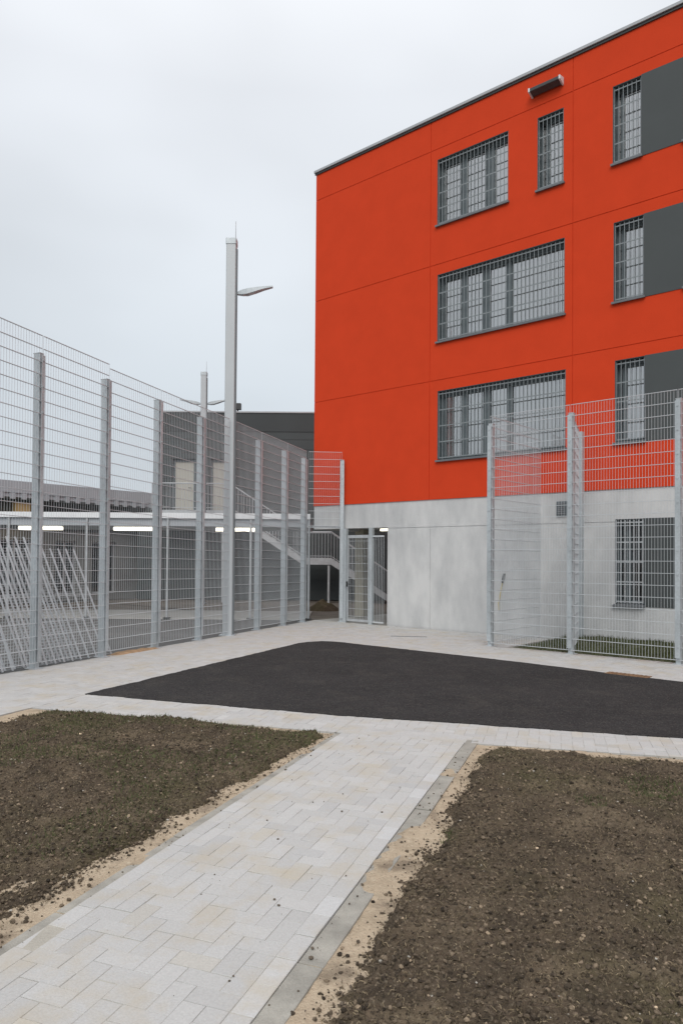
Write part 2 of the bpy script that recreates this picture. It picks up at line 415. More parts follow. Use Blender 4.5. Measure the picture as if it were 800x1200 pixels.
# strip along the left fence, then the apron before the building and the right fence
pave(mb, [fl(-13, 0.0), bp(0.12, -0.02), bp(2.41, -0.02), fl(-13, 2.2)], fl(0), fd, ZP)
pave(mb, [bp(2.413, -0.02), bp(7.05, -0.02), bp(7.05, -4.2), bp(3.703, -4.2)], bp(0, 0), BD, ZP)
pave(mb, [bp(7.053, -2.02), bp(17, -2.02), bp(17, -4.2), bp(7.053, -4.2)], bp(0, 0), BD, ZP)
struct('paved_walk', mb, M['paver'])

# sand bed under and between the paving
mb = MB(); n = 0
sx0, sx1, sy0, sy1, st = -4.2, 3.2, 2.0, 9.0, 0.05
nx, ny = int((sx1 - sx0) / st), int((sy1 - sy0) / st)
for j in range(ny + 1):
    for i in range(nx + 1):
        x, y = sx0 + i * st, sy0 + j * st
        v = Vector((x, y, 0)); q = Vector((x, y)) - P0; t = q.dot(pn)
        on_path = -PW < t < 0 and q.dot(pd) < S_END
        z = -0.002 + 0.010 * noise.noise(v * 3.1) + 0.006 * noise.noise(v * 9)
        if on_path or (y > 7.1 - 0.29 * x): z = -0.026
        elif 0 <= t < 0.125: z += 0.006 + 0.014 * noise.noise(v * 1.3)
        elif t >= 0: z += 0.004
        mb.v.append((x, y, z))
for j in range(ny):
    for i in range(nx):
        a = j * (nx + 1) + i; mb.f.append((a, a + 1, a + nx + 2, a + nx + 1))
struct('sand_bed', mb, M['sand'], smooth=True)
mb = MB()
JZ = ZP - 0.0032                       # grit that fills the joints almost flush
mb.poly([(*pxy(a, b), JZ) for a, b in ((-4.5, -PW), (-4.5, 0), (S_END, 0), (S_END, -PW))])
mb.poly([(x, y, JZ - .0002) for x, y in [fl(-7.57, 2.203), (-0.05, 7.05), (1.22, 6.66), (9.3, 4.72), (9.3, 5.6), (0.3, 8.0), fl(-6.2, 2.203)]])
mb.poly([(x, y, JZ - .0004) for x, y in [fl(-13, 0.0), bp(0.12, -0.02), bp(2.41, -0.02), fl(-13, 2.2)]])
mb.poly([(x, y, JZ - .0006) for x, y in [bp(2.413, -0.02), bp(7.05, -0.02), bp(7.05, -2.02), bp(17, -2.02), bp(17, -4.2), bp(3.703, -4.2)]])
struct('joint_grit', mb, M['bed'])
mb = MB(); mb.poly([(x, y, -0.034) for x, y in [fl(-14, 0.02), fl(4.2, 0.02), bp(0, 0.1), bp(18, 0.1), (12, 3), (4, 0), (-12, 0)]])
struct('sand_bed', mb, M['sand'])

# kerb stones along the right edge of the path
mb = MB(); s = -4.5
while s < 2.7:
    l = 0.99
    a = [pxy(s, 0.004), pxy(s + l, 0.004), pxy(s + l, 0.118), pxy(s, 0.118)]
    dz = random.gauss(0, 0.003)
    a2 = a if parea(a) > 0 else a[::-1]
    mb.prism(a2, -0.08, 0.0095 + dz); s += 1.0
struct('kerb', mb, M['kerb'], bevel=0.004)
mb = MB(); s = -4.5
while s < 2.7:
    a = [pxy(s, -PW - 0.004), pxy(s + 0.99, -PW - 0.004), pxy(s + 0.99, -PW - 0.07), pxy(s, -PW - 0.07)]
    a2 = a if parea(a) > 0 else a[::-1]
    mb.prism(a2, -0.08, 0.001 + random.gauss(0, 0.003)); s += 1.0
struct('kerb', mb, M['kerb'], bevel=0.004)

# planting beds of raw topsoil
bedR = [pxy(-6, 0.25), pxy(-1.4, 0.24), pxy(-0.5, 0.24), pxy(0.0, 0.25), pxy(1.5, 0.23), pxy(3.0, 0.21), pxy(3.28, 0.27), (2.95, 6.10), (9.3, 4.55), (9.3, -2.2)]
bedL = [pxy(-6, -PW - 0.26), pxy(0, -PW - 0.23), pxy(1.5, -PW - 0.16), pxy(3.05, -PW - 0.11), (-0.16, 6.98), (-1.42, 7.42), (-2.7, 7.86), (-3.1, 7.86), (-3.34, 7.62), (-3.5, 7.15), (-4.6, 4.8), (-8.0, -1.0)]
def soil_z(x, y, poly):
    v = Vector((x, y, 0.0)); d = edge_dist((x, y), poly)
    if not inside((x, y), poly): d = -d
    d += 0.05 * noise.noise(v * 4.0) + 0.05 * noise.noise(v * 13.0) + 0.035 * noise.noise(v * 31.0)
    k = max(0.0, min(1.0, (d + 0.05) / 0.16)); k = k * k * (3 - 2 * k)
    lump = 0.045 * noise.noise(v * 1.5) + 0.022 * noise.noise(v * 7) + 0.030 * abs(noise.noise(v * 19 + Vector((3, 1, 0)))) + 0.024 * abs(noise.noise(v * 44))
    return -0.045 + k * (0.075 + lump)
def soil(poly, name, x0, x1, y0, y1, st):
    mb = MB(); nx, ny = int((x1 - x0) / st), int((y1 - y0) / st); keep = {}
    for j in range(ny + 1):
        for i in range(nx + 1):
            x, y = x0 + i * st, y0 + j * st
            ins = inside((x, y), poly)
            if ins or edge_dist((x, y), poly) < 0.16:
                keep[(i, j)] = len(mb.v); jx = random.uniform(-.3, .3) * st; jy = random.uniform(-.3, .3) * st
                mb.v.append((x + jx, y + jy, soil_z(x + jx, y + jy, poly)))
    for j in range(ny):
        for i in range(nx):
            q = [(i, j), (i + 1, j), (i + 1, j + 1), (i, j + 1)]
            if all(k in keep for k in q): mb.f.append(tuple(keep[k] for k in q))
    return struct(name, mb, M['soil'])
soil(bedR, 'topsoil_bed', -1.0, 4.6, 1.6, 6.6, 0.020)
soil(bedL, 'topsoil_bed', -4.6, 0.4, 2.2, 8.1, 0.021)

ICO_V = []; phi = (1 + 5 ** .5) / 2
for a, b in ((1, phi), (-1, phi), (1, -phi), (-1, -phi)): ICO_V += [Vector((0, a, b)).normalized(), Vector((a, b, 0)).normalized(), Vector((b, 0, a)).normalized()]
ICO_F = []
for i in range(12):
    for j in range(i + 1, 12):
        for k in range(j + 1, 12):
            if all((ICO_V[p] - ICO_V[q]).length < 1.06 for p, q in ((i, j), (j, k), (i, k))):
                nrm = (ICO_V[j] - ICO_V[i]).cross(ICO_V[k] - ICO_V[i]); ICO_F.append((i, j, k) if nrm.dot(ICO_V[i]) > 0 else (i, k, j))
def lump(mb, x, y, z, r, col):
    rot = Matrix.Rotation(random.uniform(0, 6.28), 3, Vector((random.random(), random.random(), random.random())).normalized())
    i = len(mb.v)
    for q in ICO_V:
        q = rot @ q; k = r * random.uniform(0.65, 1.3); mb.v.append((x + q.x * k, y + q.y * k, z + q.z * k * 0.75))
    for f in ICO_F: mb.f.append(tuple(i + k for k in f)); mb.c.append(col)
def scatter(n, box, poly, margin, near=1.0):
    out = []
    while len(out) < n:
        x = random.uniform(box[0], box[1]); y = box[2] + (box[3] - box[2]) * random.random() ** near
        if abs(x) > 0.56 * y + 0.4: continue
        if inside((x, y), poly) or edge_dist((x, y), poly) < margin * random.random() ** 2: out.append((x, y))
    return out
clods, pebbles, straws, blades = MB(), MB(), MB(), MB()
for poly, box in ((bedR, (-1.0, 4.4, 1.9, 6.6)), (bedL, (-4.5, 0.4, 2.4, 8.0))):
    for x, y in scatter(13000, box, poly, 0.16, 1.6):
        r = 0.003 + 0.011 * random.random() ** 3.0; z = max(soil_z(x, y, poly), -0.002)
        b = math.exp(random.gauss(-0.15, 0.60))
        lump(clods, x, y, z + r * 0.3, r, (0.104 * b, 0.080 * b, 0.056 * b))
    for x, y in scatter(170, box, poly, 0.12, 1.2):
        r = 0.003 + 0.007 * random.random() ** 3; lump(pebbles, x, y, max(soil_z(x, y, poly), 0) + r * 0.4, r, None)
    for x, y in scatter(11000, box, poly, 0.10, 1.35):
        z = max(soil_z(x, y, poly), -0.004) + 0.004; a = random.uniform(0, 6.28); l = random.uniform(0.006, 0.026)
        b = math.exp(random.gauss(0.0, 0.62)); b = min(b, 1.7); straws.col = (0.150 * b, 0.118 * b, 0.076 * b)
        dx, dy = math.cos(a) * l, math.sin(a) * l; w = random.uniform(0.0010, 0.0022); dz = random.uniform(-.002, 0.012)
        mx_, my_ = dx * .5 + random.gauss(0, .003), dy * .5 + random.gauss(0, .003)
        straws.bar((x, y, z), (x + mx_, y + my_, z + dz + .003), w, w, n=3); straws.bar((x + mx_, y + my_, z + dz + .003), (x + dx, y + dy, z + dz), w, w * .6, n=3)
    for k in range(16):                      # loose dark crumbs in little drifts along the path side
        s0 = random.uniform(-2.0, 3.0); c0 = pxy(s0, 0.34) if poly is bedR else pxy(s0, -PW - 0.28)
        for q in range(70):
            x, y = c0[0] + random.gauss(0, .085), c0[1] + random.gauss(0, .085); tt = (Vector((x, y)) - P0).dot(pn)
            if -PW - 0.06 < tt < 0.12: continue
            r = 0.003 + 0.010 * random.random() ** 2.6; b = math.exp(random.gauss(-0.35, 0.4))
            lump(clods, x, y, max(soil_z(x, y, poly), 0.002) + r * .4, r, (0.104 * b, 0.080 * b, 0.056 * b))
    for x, y in scatter(17000, box, poly, 0.0, 0.6):
        g = noise.noise(Vector((x, y, 0)) * 1.1) + 0.12 * (y - 5.2) + (0.12 if poly is bedL else -0.05)
        if g < 0.21: continue
        z = soil_z(x, y, poly); h = random.uniform(0.012, 0.035); a = random.uniform(0, 6.28)
        dx, dy = math.cos(a) * .004, math.sin(a) * .004
        blades.poly([(x - dx, y - dy, z), (x + dx, y + dy, z), (x + random.gauss(0, .012), y + random.gauss(0, .012), z + h)])
# crumbs strewn over the sand and the paving beside the beds
for k in range(800):
    s = random.uniform(-2.2, 3.2); side = random.random() < 0.6
    t = (0.28 - 0.26 * random.random() ** 2.6) if side else (-PW - 0.24 + 0.26 * random.random() ** 3.2)
    x, y = pxy(s, t); r = 0.002 + 0.008 * random.random() ** 3; b = random.uniform(0.6, 1.2)
    lump(clods, x, y, ZP + r * 0.4, r, (0.11 * b, 0.088 * b, 0.066 * b))
for k in range(70):
    x, y = pxy(random.uniform(-1.6, 3.4), -random.uniform(0.05, 1.15)); r = 0.002 + 0.007 * random.random() ** 3
    lump(clods, x, y, ZP + r * 0.5, r, (0.12, 0.095, 0.07))
tag(clods.build('soil_clods', M['clod']), 'loose dark soil clods scattered over both planting beds', 'soil clods', kind='stuff')
tag(pebbles.build('pebbles', M['pebble']), 'small pale pebbles lying in the dark topsoil', 'pebbles', kind='stuff')
tag(straws.build('dry_stalks', M['clod']), 'short brown and straw-coloured stalks and root bits lying on the topsoil', 'dry stalks', kind='stuff')
tag(blades.build('grass_sprouts', M['blade']), 'sparse short green grass sprouting from the topsoil beds', 'grass sprouts', kind='stuff')

# grass strip between right fence and wall
mb = MB(); gu0, gu1, gw0, gw1 = 7.05, 17.0, -1.98, -0.02; nu, nw = 120, 24
for j in range(nw + 1):
    for i in range(nu + 1):
        u = gu0 + (gu1 - gu0) * i / nu; w = gw0 + (gw1 - gw0) * j / nw; x, y = bp(u, w)
        e = min(1, (u - gu0) / 0.5, (w - gw0) / 0.25)
        mb.v.append((x, y, -0.01 + 0.05 * e + 0.03 * noise.noise(Vector((x, y, 0)) * 3) * e + 0.10 * max(0, (w + 1.2)) / 1.2 * e))
for j in range(nw):
    for i in range(nu):
        a = j * (nu + 1) + i; mb.f.append((a, a + 1, a + nu + 2, a + nu + 1))
struct('grass_verge', mb, M['turf'], smooth=True)
mb = MB()
for k in range(9000):
    u = random.uniform(7.1, 11.5); w = random.uniform(-1.95, -0.05)
    if u < 7.6 and random.random() > (u - 7.1) / 0.5: continue
    x, y = bp(u, w); e = min(1, (u - gu0) / 0.5, (w - gw0) / 0.25)
    z = -0.015 + 0.05 * e + 0.03 * noise.noise(Vector((x, y, 0)) * 3) * e + 0.10 * max(0, (w + 1.2)) / 1.2 * e
    h = random.uniform(0.03, 0.09); a = random.uniform(0, 6.28); dx, dy = math.cos(a) * .006, math.sin(a) * .006
    mb.poly([(x - dx, y - dy, z), (x + dx, y + dy, z), (x + random.gauss(0, .025), y + random.gauss(0, .025), z + h)])
tag(mb.build('grass', M['blade']), 'short grass growing at the foot of the concrete wall behind the fence', 'grass', kind='stuff')

# yard, walkway under the canopy, ground behind
mb = MB(); mb.poly([(x, y, -0.020) for x, y in [fl(-16, -0.02), fl(4.0, -0.02), (-0.9, 19.7), (-0.9, 20.28), (-18, 20.28), (-18, 4)]])
struct('yard', mb, M['yard'])
mb = MB(); mb.box(-16, -0.95, 20.30, 23.6, -0.1, 0.0)
struct('walkway', mb, mat('walkway slab', (0.36, 0.355, 0.34), 0.9, var=0.1, scale=1.5), bevel=0.01)
mb = MB(); mb.poly([(*bp(u, w), -0.006) for u, w in [(0.02, 0.02), (2.58, 0.02), (2.58, 4.5), (0.02, 4.5)]])
struct('passage_floor', mb, mat('passage slab', (0.33, 0.32, 0.30), 0.9, var=0.15, scale=2))
mb = MB(); mb.quad((-0.9, 20.3, -0.03), (7, 20.3, -0.03), (9, 30.4, -0.03), (-12, 30.4, -0.03)); mb.f[-1] = mb.f[-1]
struct('dirt_yard', mb, M['earth'])
# strip of orange clay at the foot of the fence
mb = MB(); nx_, ny_ = 40, 8
for j in range(ny_ + 1):
    for i in range(nx_ + 1):
        u = -3.82 + 1.36 * i / nx_; t = -0.10 + 0.26 * j / ny_; x, y = fl(u, t)
        e = math.sin(math.pi * i / nx_) ** 0.6 * math.sin(math.pi * j / ny_)
        mb.v.append((x, y, 0.0 + 0.075 * e * (0.7 + 0.6 * noise.noise(Vector((x, y, 0)) * 6))))
for j in range(ny_):
    for i in range(nx_):
        a = j * (nx_ + 1) + i; mb.f.append((a, a + 1, a + nx_ + 2, a + nx_ + 1))
struct('clay_spill', mb, M['clay'], smooth=True)

# ------------------------------------------------------------------ red building
B = thing('red_building', 'four storey red block with barred windows on a pale concrete ground floor', 'building', (-0.795, 20.169, 0), R(-40.3))
UE, DE, ZR, ZT = 17.0, 12.0, 3.2, 12.66
rows = {3: (9.97, 11.61), 2: (7.08, 8.74), 1: (4.16, 5.86), 0: (0.83, 2.58)}
wins = {3: [(4.05, 5.97), (6.68, 7.29), (8.35, 8.93), (9.73, 10.31)], 2: [(4.07, 7.32), (8.37, 8.98), (9.74, 10.32)],
        1: [(4.09, 7.35), (8.40, 9.00), (9.75, 10.33)], 0: [(8.40, 8.98)]}
jz = [11.88, 9.0, 6.13]; ju = [3.86, 7.50, 11.4, 15.0]; gw = 0.008
us = [0, UE] + [x for j in ju for x in (j - gw, j + gw)] + [x for r in (1, 2, 3) for w in wins[r] for x in w]
zs = [ZR, ZT] + [z for j in jz for z in (j - gw, j + gw)] + [z for r in (1, 2, 3) for z in rows[r]]
def dep(u, z):
    for r in (1, 2, 3):
        if rows[r][0] < z < rows[r][1] and any(a < u < b for a, b in wins[r]): return None
    if any(abs(z - j) < gw for j in jz) or any(abs(u - j) < gw for j in ju): return 0.012
    return 0.0
relief(us, zs, dep, 0.34).build('facade_cladding', M['red'], B)
cu = [2.58, 3.89, 7.47, 11.4, 15.0]; cz = [2.52]
us = [0, 2.58, UE] + [x for j in cu[1:] for x in (j - gw, j + gw)] + list(wins[0][0])
zs = [0, 0.02, 2.55, ZR] + [z for j in cz for z in (j - 0.012, j + 0.012)] + list(rows[0])
def depc(u, z):
    if u < 2.58 and z < 2.55: return None
    if rows[0][0] < z < rows[0][1] and any(a < u < b for a, b in wins[0]): return None
    if (u > 2.58 and abs(z - 2.52) < 0.012) or (z < 2.52 and any(abs(u - j) < gw for j in cu[1:])): return 0.012
    return 0.0
relief(us, zs, depc, 0.36, w0=0.025).build('ground_floor_wall', M['concrete'], B)
mb = MB(); mb.box(0.0, 0.3, 0.345, DE, ZR, ZT); mb.build('side_wall', M['red'], B)
mb = MB(); mb.box(0.02, 0.3, 4.5, DE, 0, ZR - 0.003); mb.box(0.02, 0.3, 0.39, 4.497, 2.55, ZR - 0.003)
mb.box(2.585, 2.9, 0.39, 4.497, 0, 2.6); mb.box(0.303, UE, 4.5, 4.8, 0, 2.6); mb.build('passage_wall', M['concrete'], B)
mb = MB(); mb.box(0.31, UE - 0.31, 0.39, 4.49, 2.61, 2.75); mb.build('passage_soffit', M['concrete'], B)
mb = MB(); mb.box(0, UE, DE + 0.003, DE + 0.3, 0, ZT); mb.box(UE - 0.3, UE - 0.003, 0.39, DE, 0, ZT - 0.01); mb.build('back_wall', M['red'], B)
mb = MB(); mb.box(0.31, UE - 0.31, 0.40, DE - 0.01, ZT - 0.5, ZT - 0.3); mb.build('roof', M['coping'], B)
mb = MB(); mb.box(-0.045, UE + 0.045, -0.06, 0.36, ZT + 0.002, ZT + 0.07); mb.box(-0.045, 0.36, 0.363, DE + 0.37, ZT + 0.002, ZT + 0.07)
mb.build('coping', M['coping'], B, bevel=0.006)
mb = MB(); mb.box(-.03, UE + .03, -.03, -.002, ZT - .05, ZT); mb.build('coping_shadow', M['blackmetal'], B)  # dark strip added in place of the coping's shadow line
cb = MB(); cb.cham(0.12, 0.44, 1.70, 2.02, 0, 2.6, 0.02); cb.build('column', M['lamplit_concrete'], B)

def window(r, a, b, mulls, kind='pale', dark_first=0.0):
    z0, z1 = rows[r]; wf = 0.20
    f = MB(); t = 0.055
    f.box(a + .004, a + t, wf, wf + .07, z0 + .004, z1 - .004); f.box(b - t, b - .004, wf, wf + .07, z0 + .004, z1 - .004)
    f.box(a + t, b - t, wf, wf + .07, z0 + .004, z0 + t); f.box(a + t, b - t, wf, wf + .07, z1 - t, z1 - .004); zt_ = z1; z1 = z1 - .045; f.box(a + t, b - t, wf - .02, wf + .069, z1 - t + .001, zt_ - t - .001)
    xs = [a + t] + [x for m in mulls for x in m] + [b - t]
    for m0, m1 in mulls: f.box(m0, m1, wf - .004, wf + .074, z0 + t, z1 - t)
    for i in range(0, len(xs), 2):       # opening sashes inside the frame
        p, q = xs[i], xs[i + 1]
        if q - p < 0.1: continue
        f.box(p + .002, p + .026, wf - .012, wf + .05, z0 + t + .002, z1 - t - .002); f.box(q - .026, q - .002, wf - .012, wf + .05, z0 + t + .002, z1 - t - .002)
        f.box(p + .036, q - .036, wf - .012, wf + .05, z0 + t + .002, z0 + t + .035); f.box(p + .036, q - .036, wf - .012, wf + .05, z1 - t - .035, z1 - t - .002)
    for q in ((a + .002, a + .010, z0 + .03, zt_ - .002), (b - .010, b - .002, z0 + .03, zt_ - .002), (a + .011, b - .011, zt_ - .010, zt_ - .002)): f.box(q[0], q[1], .028 if r == 0 else .004, wf - .002, q[2], q[3])
    w = f.build('window', M['frame'], B)
    g = MB()
    for i in range(0, len(xs), 2): g.quad((xs[i], wf + .03, z0 + t), (xs[i + 1], wf + .03, z0 + t), (xs[i + 1], wf + .03, z1 - t), (xs[i], wf + .03, z1 - t))
    g.build('pane', M['glass' if kind == 'pale' else 'clearglass'], w)
    c = MB(); c0 = a + 0.03 + dark_first * 0.8
    if kind == 'pale':
        n = max(6, int((b - c0) / 0.012)); px = None
        for i in range(n + 1):
            x = c0 + (b - 0.03 - c0) * i / n; y = wf + .085 + .006 * math.sin(x * 47 + 2 * math.sin(x * 9)) + .002 * math.sin(x * 131)
            if px: c.quad((px[0], px[1], z0 + .02), (x, y, z0 + .02), (x, y, z1 - .02), (px[0], px[1], z1 - .02))
            px = (x, y)
        c.build('curtain', M['curtain'], w)
    k = MB(); k.box(a - .2, b + .2, wf + .42, wf + .5, z0 - .2, z1 + .2); k.box(a - .2, a - .1, wf + .2, wf + .419, z0 - .2, z1 + .2); k.box(b + .1, b + .2, wf + .2, wf + .419, z0 - .2, z1 + .2)
    k.box(a - .1, b + .1, wf + .2, wf + .419, z1 + .1, z1 + .2); k.box(a - .1, b + .1, wf + .2, wf + .419, z0 - .2, z0 - .1)
    k.build('interior', M['dark'], w)
    z1 = zt_; gr = MB(); y = 0.035; n = max(2, round((b - a) / 0.10))
    for i in range(n + 1):
        x = a + .025 + (b - a - .05) * i / n; hb = .0055 if kind == 'pale' else .008; gr.box(x - hb, x + hb, y, y + .012, z0 + .035, z1 - .02)
    for i in range(5):
        z = z0 + .06 + (z1 - z0 - .13) * i / 4; gr.box(a + .010, b - .010, y + .0125, y + .0205, z - .012, z + .012)
    gr.build('grille', M['bars' if kind == 'pale' else 'galv'], w)
    s = MB(); s.hexa([(a - .03, -.06, z0 - .050), (b + .03, -.06, z0 - .050), (b + .03, wf, z0 - .012), (a - .03, wf, z0 - .012),
                      (a - .03, -.06, z0 - .006), (b + .03, -.06, z0 - .006), (b + .03, wf, z0 + .030), (a - .03, wf, z0 + .030)])
    s.hexa([(a - .03, -.062, z0 - .075), (b + .03, -.062, z0 - .075), (b + .03, -.05, z0 - .075), (a - .03, -.05, z0 - .075),
            (a - .03, -.062, z0 - .008), (b + .03, -.062, z0 - .008), (b + .03, -.05, z0 - .008), (a - .03, -.05, z0 - .008)]) if False else None
    s.build('sill', M['sill'], w)
    return w
window(3, 4.05, 5.97, [(4.64, 4.75), (5.32, 5.50)], dark_first=0.10)
window(3, 6.68, 7.29, [(6.80, 6.86)], dark_first=0.14)
for r in (3, 2, 1):
    for k in (-2, -1): window(r, *wins[r][k], [(wins[r][k][0] + 0.10, wins[r][k][0] + 0.15)], dark_first=0.13)
window(2, 4.07, 7.32, [(4.67, 4.76), (5.25, 5.38), (5.86, 5.95)], dark_first=0.06)
window(1, 4.09, 7.35, [(4.69, 4.78), (5.27, 5.40), (5.88, 5.97)], dark_first=0.06)
window(0, 8.40, 8.98, [(8.60, 8.65)], kind='dark')
for r, w0 in ((3, 0), (2, 0), (1, 0), (0, 0.025)):
    a = wins[r][2][1] if r == 3 else wins[r][1][1] if r else wins[0][0][1]
    b = {3: 9.73, 2: 9.74, 1: 9.75, 0: 9.72}[r]
    mb = MB(); mb.box(a + .004, b - .004, w0 - .012, w0 + .05, rows[r][0] - .03, rows[r][1] + .003); mb.build('grey_panel', M['panel'], B)

def on_wall(name, label, cat, u, z, w=0.0):
    x, y = bp(u, w); return thing(name, label, cat, (x, y, z), R(-40.3))
t = on_wall('wall_floodlight', 'long dark floodlight with pale end caps under the roof edge of the red wall', 'floodlight', 6.92, 12.17)
mb = MB(); mb.hexa([(-.33, -.20, -.02), (.33, -.20, -.02), (.33, -.04, -.07), (-.33, -.04, -.07), (-.33, -.20, .05), (.33, -.20, .05), (.33, -.04, .09), (-.33, -.04, .09)]); mb.build('housing', M['blackmetal'], t, bevel=.006)
for s in (-1, 1):
    mb = MB(); x0, x1 = sorted((s * .333, s * .375)); mb.hexa([(x0, -.21, -.03), (x1, -.21, -.03), (x1, -.001, -.08), (x0, -.001, -.08), (x0, -.21, .06), (x1, -.21, .06), (x1, -.001, .10), (x0, -.001, .10)]); mb.build('end_cap', M['lens'], t, bevel=.012)
mb = MB(); mb.box(-.33, .33, -.039, -.001, -.03, .05); mb.build('bracket', M['sill'], t)
t = on_wall('wall_vent', 'small square dark grey vent cover high on the concrete wall behind the fence', 'vent', 7.27, 2.69, 0.025)
mb = MB(); mb.box(-.115, .115, -.05, -.002, 0, .31); mb.build('frame', M['frame'], t, bevel=.006)
mb = MB()
for k in range(6): mb.hexa([(-.09, -.062, .03 + k * .045), (.09, -.062, .03 + k * .045), (.09, -.051, .045 + k * .045), (-.09, -.051, .045 + k * .045), (-.09, -.062, .036 + k * .045), (.09, -.062, .036 + k * .045), (.09, -.051, .06 + k * .045), (-.09, -.051, .06 + k * .045)])
mb.build('louvre', M['sill'], t)
t = on_wall('cable_outlet', 'dark pipe end with a yellowish cable hanging down the concrete wall', 'cable', 5.84, 1.25, 0.025)
mb = MB(); mb.bar((.02, -.02, -.05), (.07, -.03, .16), .028, .024, n=10); mb.build('sleeve', M['blackmetal'], t)
mb = MB(); pts = [(.02, -.024, -.05), (-.01, -.024, -.2), (-.04, -.024, -.36), (-.07, -.022, -.52), (-.06, -.02, -.68)]
for a, b in zip(pts, pts[1:]): mb.bar(a, b, .012, n=6)
mb.build('cable', M['yellow'], t)

# ------------------------------------------------------------------ mesh fences
def mesh_panel(u0, u1, z0, z1, y, parent, drop=0.0, step=0.05, r=0.0019):
    mb = MB(); n = int((u1 - u0) / step)
    for i in range(n + 1):
        u = u0 + (u1 - u0) * i / n; mb.box(u - r, u + r, y - r, y + r, z0, z1 - drop * (i / n - .5))
    k = int(round((z1 - z0) / 0.2))
    for j in range(k + 1):
        z = z0 + .01 + (z1 - z0 - .02) * j / k
        g = drop * (z - z0) / (z1 - z0) / 2
        for s in (-1, 1):
            ya, yb = y + s * .0075 - .004, y + s * .0075 + .004; h_ = .0038
            mb.hexa([(u0, ya, z - h_ + g), (u1, ya, z - h_ - g), (u1, yb, z - h_ - g), (u0, yb, z - h_ + g), (u0, ya, z + h_ + g), (u1, ya, z + h_ - g), (u1, yb, z + h_ - g), (u0, yb, z + h_ + g)])
    return mb.build('mesh_panel', M['wire'], parent)
def post(u, z1, parent, wx=.08, wy=.13, rail=.030, m='galv_post'):
    mb = MB(); mb.cham(u - wx / 2, u + wx / 2, -wy / 2, wy / 2, -0.05, z1, .006); p = mb.build('post', M[m], parent)
    c = MB(); y = -wy / 2 - .034
    c.box(u - rail, u + rail, y - .006, y, .12, z1 - .03)
    z = .3
    while z < z1 - .1: c.box(u - .014, u + .014, y - .016, y - .0065, z - .014, z + .014); z += .4
    c.build('clamp_rail', M['galv_post'], p)
    b = MB(); b.box(u - wx * .95, u + wx * .95, -wy * .85, wy * .85, .0121, .024); b.build('base_plate', M['galv'], p)
    k = MB(); k.box(u - wx / 2 - .003, u + wx / 2 + .003, -wy / 2 - .003, wy / 2 + .003, z1 + .001, z1 + .012); k.build('cap', M['galv'], p)
    return p
F = thing('mesh_fence', 'tall galvanised mesh fence running back along the left of the court', 'fence', (-2.5, 15.89, 0), R(66.8))
ztop = lambda u: 4.615 - 0.042 * u
lp = [-8.3, -6.87, -5.44, -3.97, -2.55, -1.13, 1.28, 2.61, 3.72]
for u in lp: post(u, ztop(u) - (0.04 if u < -3.97 else 0.03), F)
bays = [(-8.3, -6.87), (-6.87, -5.44), (-5.44, -3.97), (-3.97, -2.55), (-2.55, -1.13), (-1.13, -.135), (.135, 1.28), (1.28, 2.61), (2.61, 3.72)]
yfront = -.13 / 2 - .017
for a, b in bays:
    zt = ztop((a + b) / 2) + (0.24 if b <= -3.9 else 0.17)
    mesh_panel(a + .012, b - .012, .10, zt, yfront, F, drop=.042 * (b - a), r=.0018 if a < -1.2 else .0025)
# short return fence from the corner post to the building
cx_, cy_ = fl(3.80, 0.0)
e0 = Vector((-0.93, 19.34)); e1 = Vector((0.0, 19.42)); ang = math.atan2(e1.y - e0.y, e1.x - e0.x)
G = thing('mesh_fence', 'narrow mesh fence closing the gap between the long fence and the red block', 'fence', (e0.x, e0.y, 0), ang)
L_ = (e1 - e0).length
post(L_, 4.40, G, wx=.10, wy=.09, rail=.05)
mesh_panel(0.03, L_ - .01, 2.60, 4.62, -.06, G)
mb = MB(); mb.box(.0, L_ - .055, -.035, .005, 2.56, 2.60); mb.build('rail', M['galv'], G)
# right hand fence
FR = thing('mesh_fence', 'galvanised mesh fence enclosing the grass strip in front of the concrete wall', 'fence', (2.97, 14.23, 0), R(-41.6))
for u in (0.0, 1.66, 3.52, 5.2): post(u, 4.42, FR, wx=.085, wy=.105, rail=.043)
for a, b in ((0, 1.66), (1.66, 3.52), (3.52, 5.2)): mesh_panel(a + .012, b - .012, .08, 4.58, -.105 / 2 - .017, FR)
def side_panel(u, length, z1, parent, dx, dy):
    mb = MB(); r = .0019; n = int(length / .05); px, py = -dy, dx
    def rod(p, q, hw, za, zb):
        mb.hexa([(p[0] - px * hw, p[1] - py * hw, za), (p[0] + px * hw, p[1] + py * hw, za), (q[0] + px * hw, q[1] + py * hw, za), (q[0] - px * hw, q[1] - py * hw, za),
                 (p[0] - px * hw, p[1] - py * hw, zb), (p[0] + px * hw, p[1] + py * hw, zb), (q[0] + px * hw, q[1] + py * hw, zb), (q[0] - px * hw, q[1] - py * hw, zb)])
    for i in range(n + 1):
        d = .07 + (length - .07) * i / n; x, y = u + dx * d, dy * d
        mb.box(x - r, x + r, y - r, y + r, .08, z1)
    k = int(round((z1 - .08) / .2))
    for j in range(k + 1):
        z = .09 + (z1 - .1) * j / k
        rod((u + dx * .07, dy * .07), (u + dx * length, dy * length), .009, z - .0045, z + .0045)
    mb.build('mesh_panel', M['wire'], parent)
side_panel(0.0, 2.05, 4.58, FR, 0.02, 1.0); side_panel(1.66, 1.90, 4.42, FR, -.333, .943)
mb = MB(); mb.cham(1.0 - .03, 1.0 + .07, 1.84, 1.95, -.05, 4.42, .006)
mb.build('post', M['galv_post'], FR)

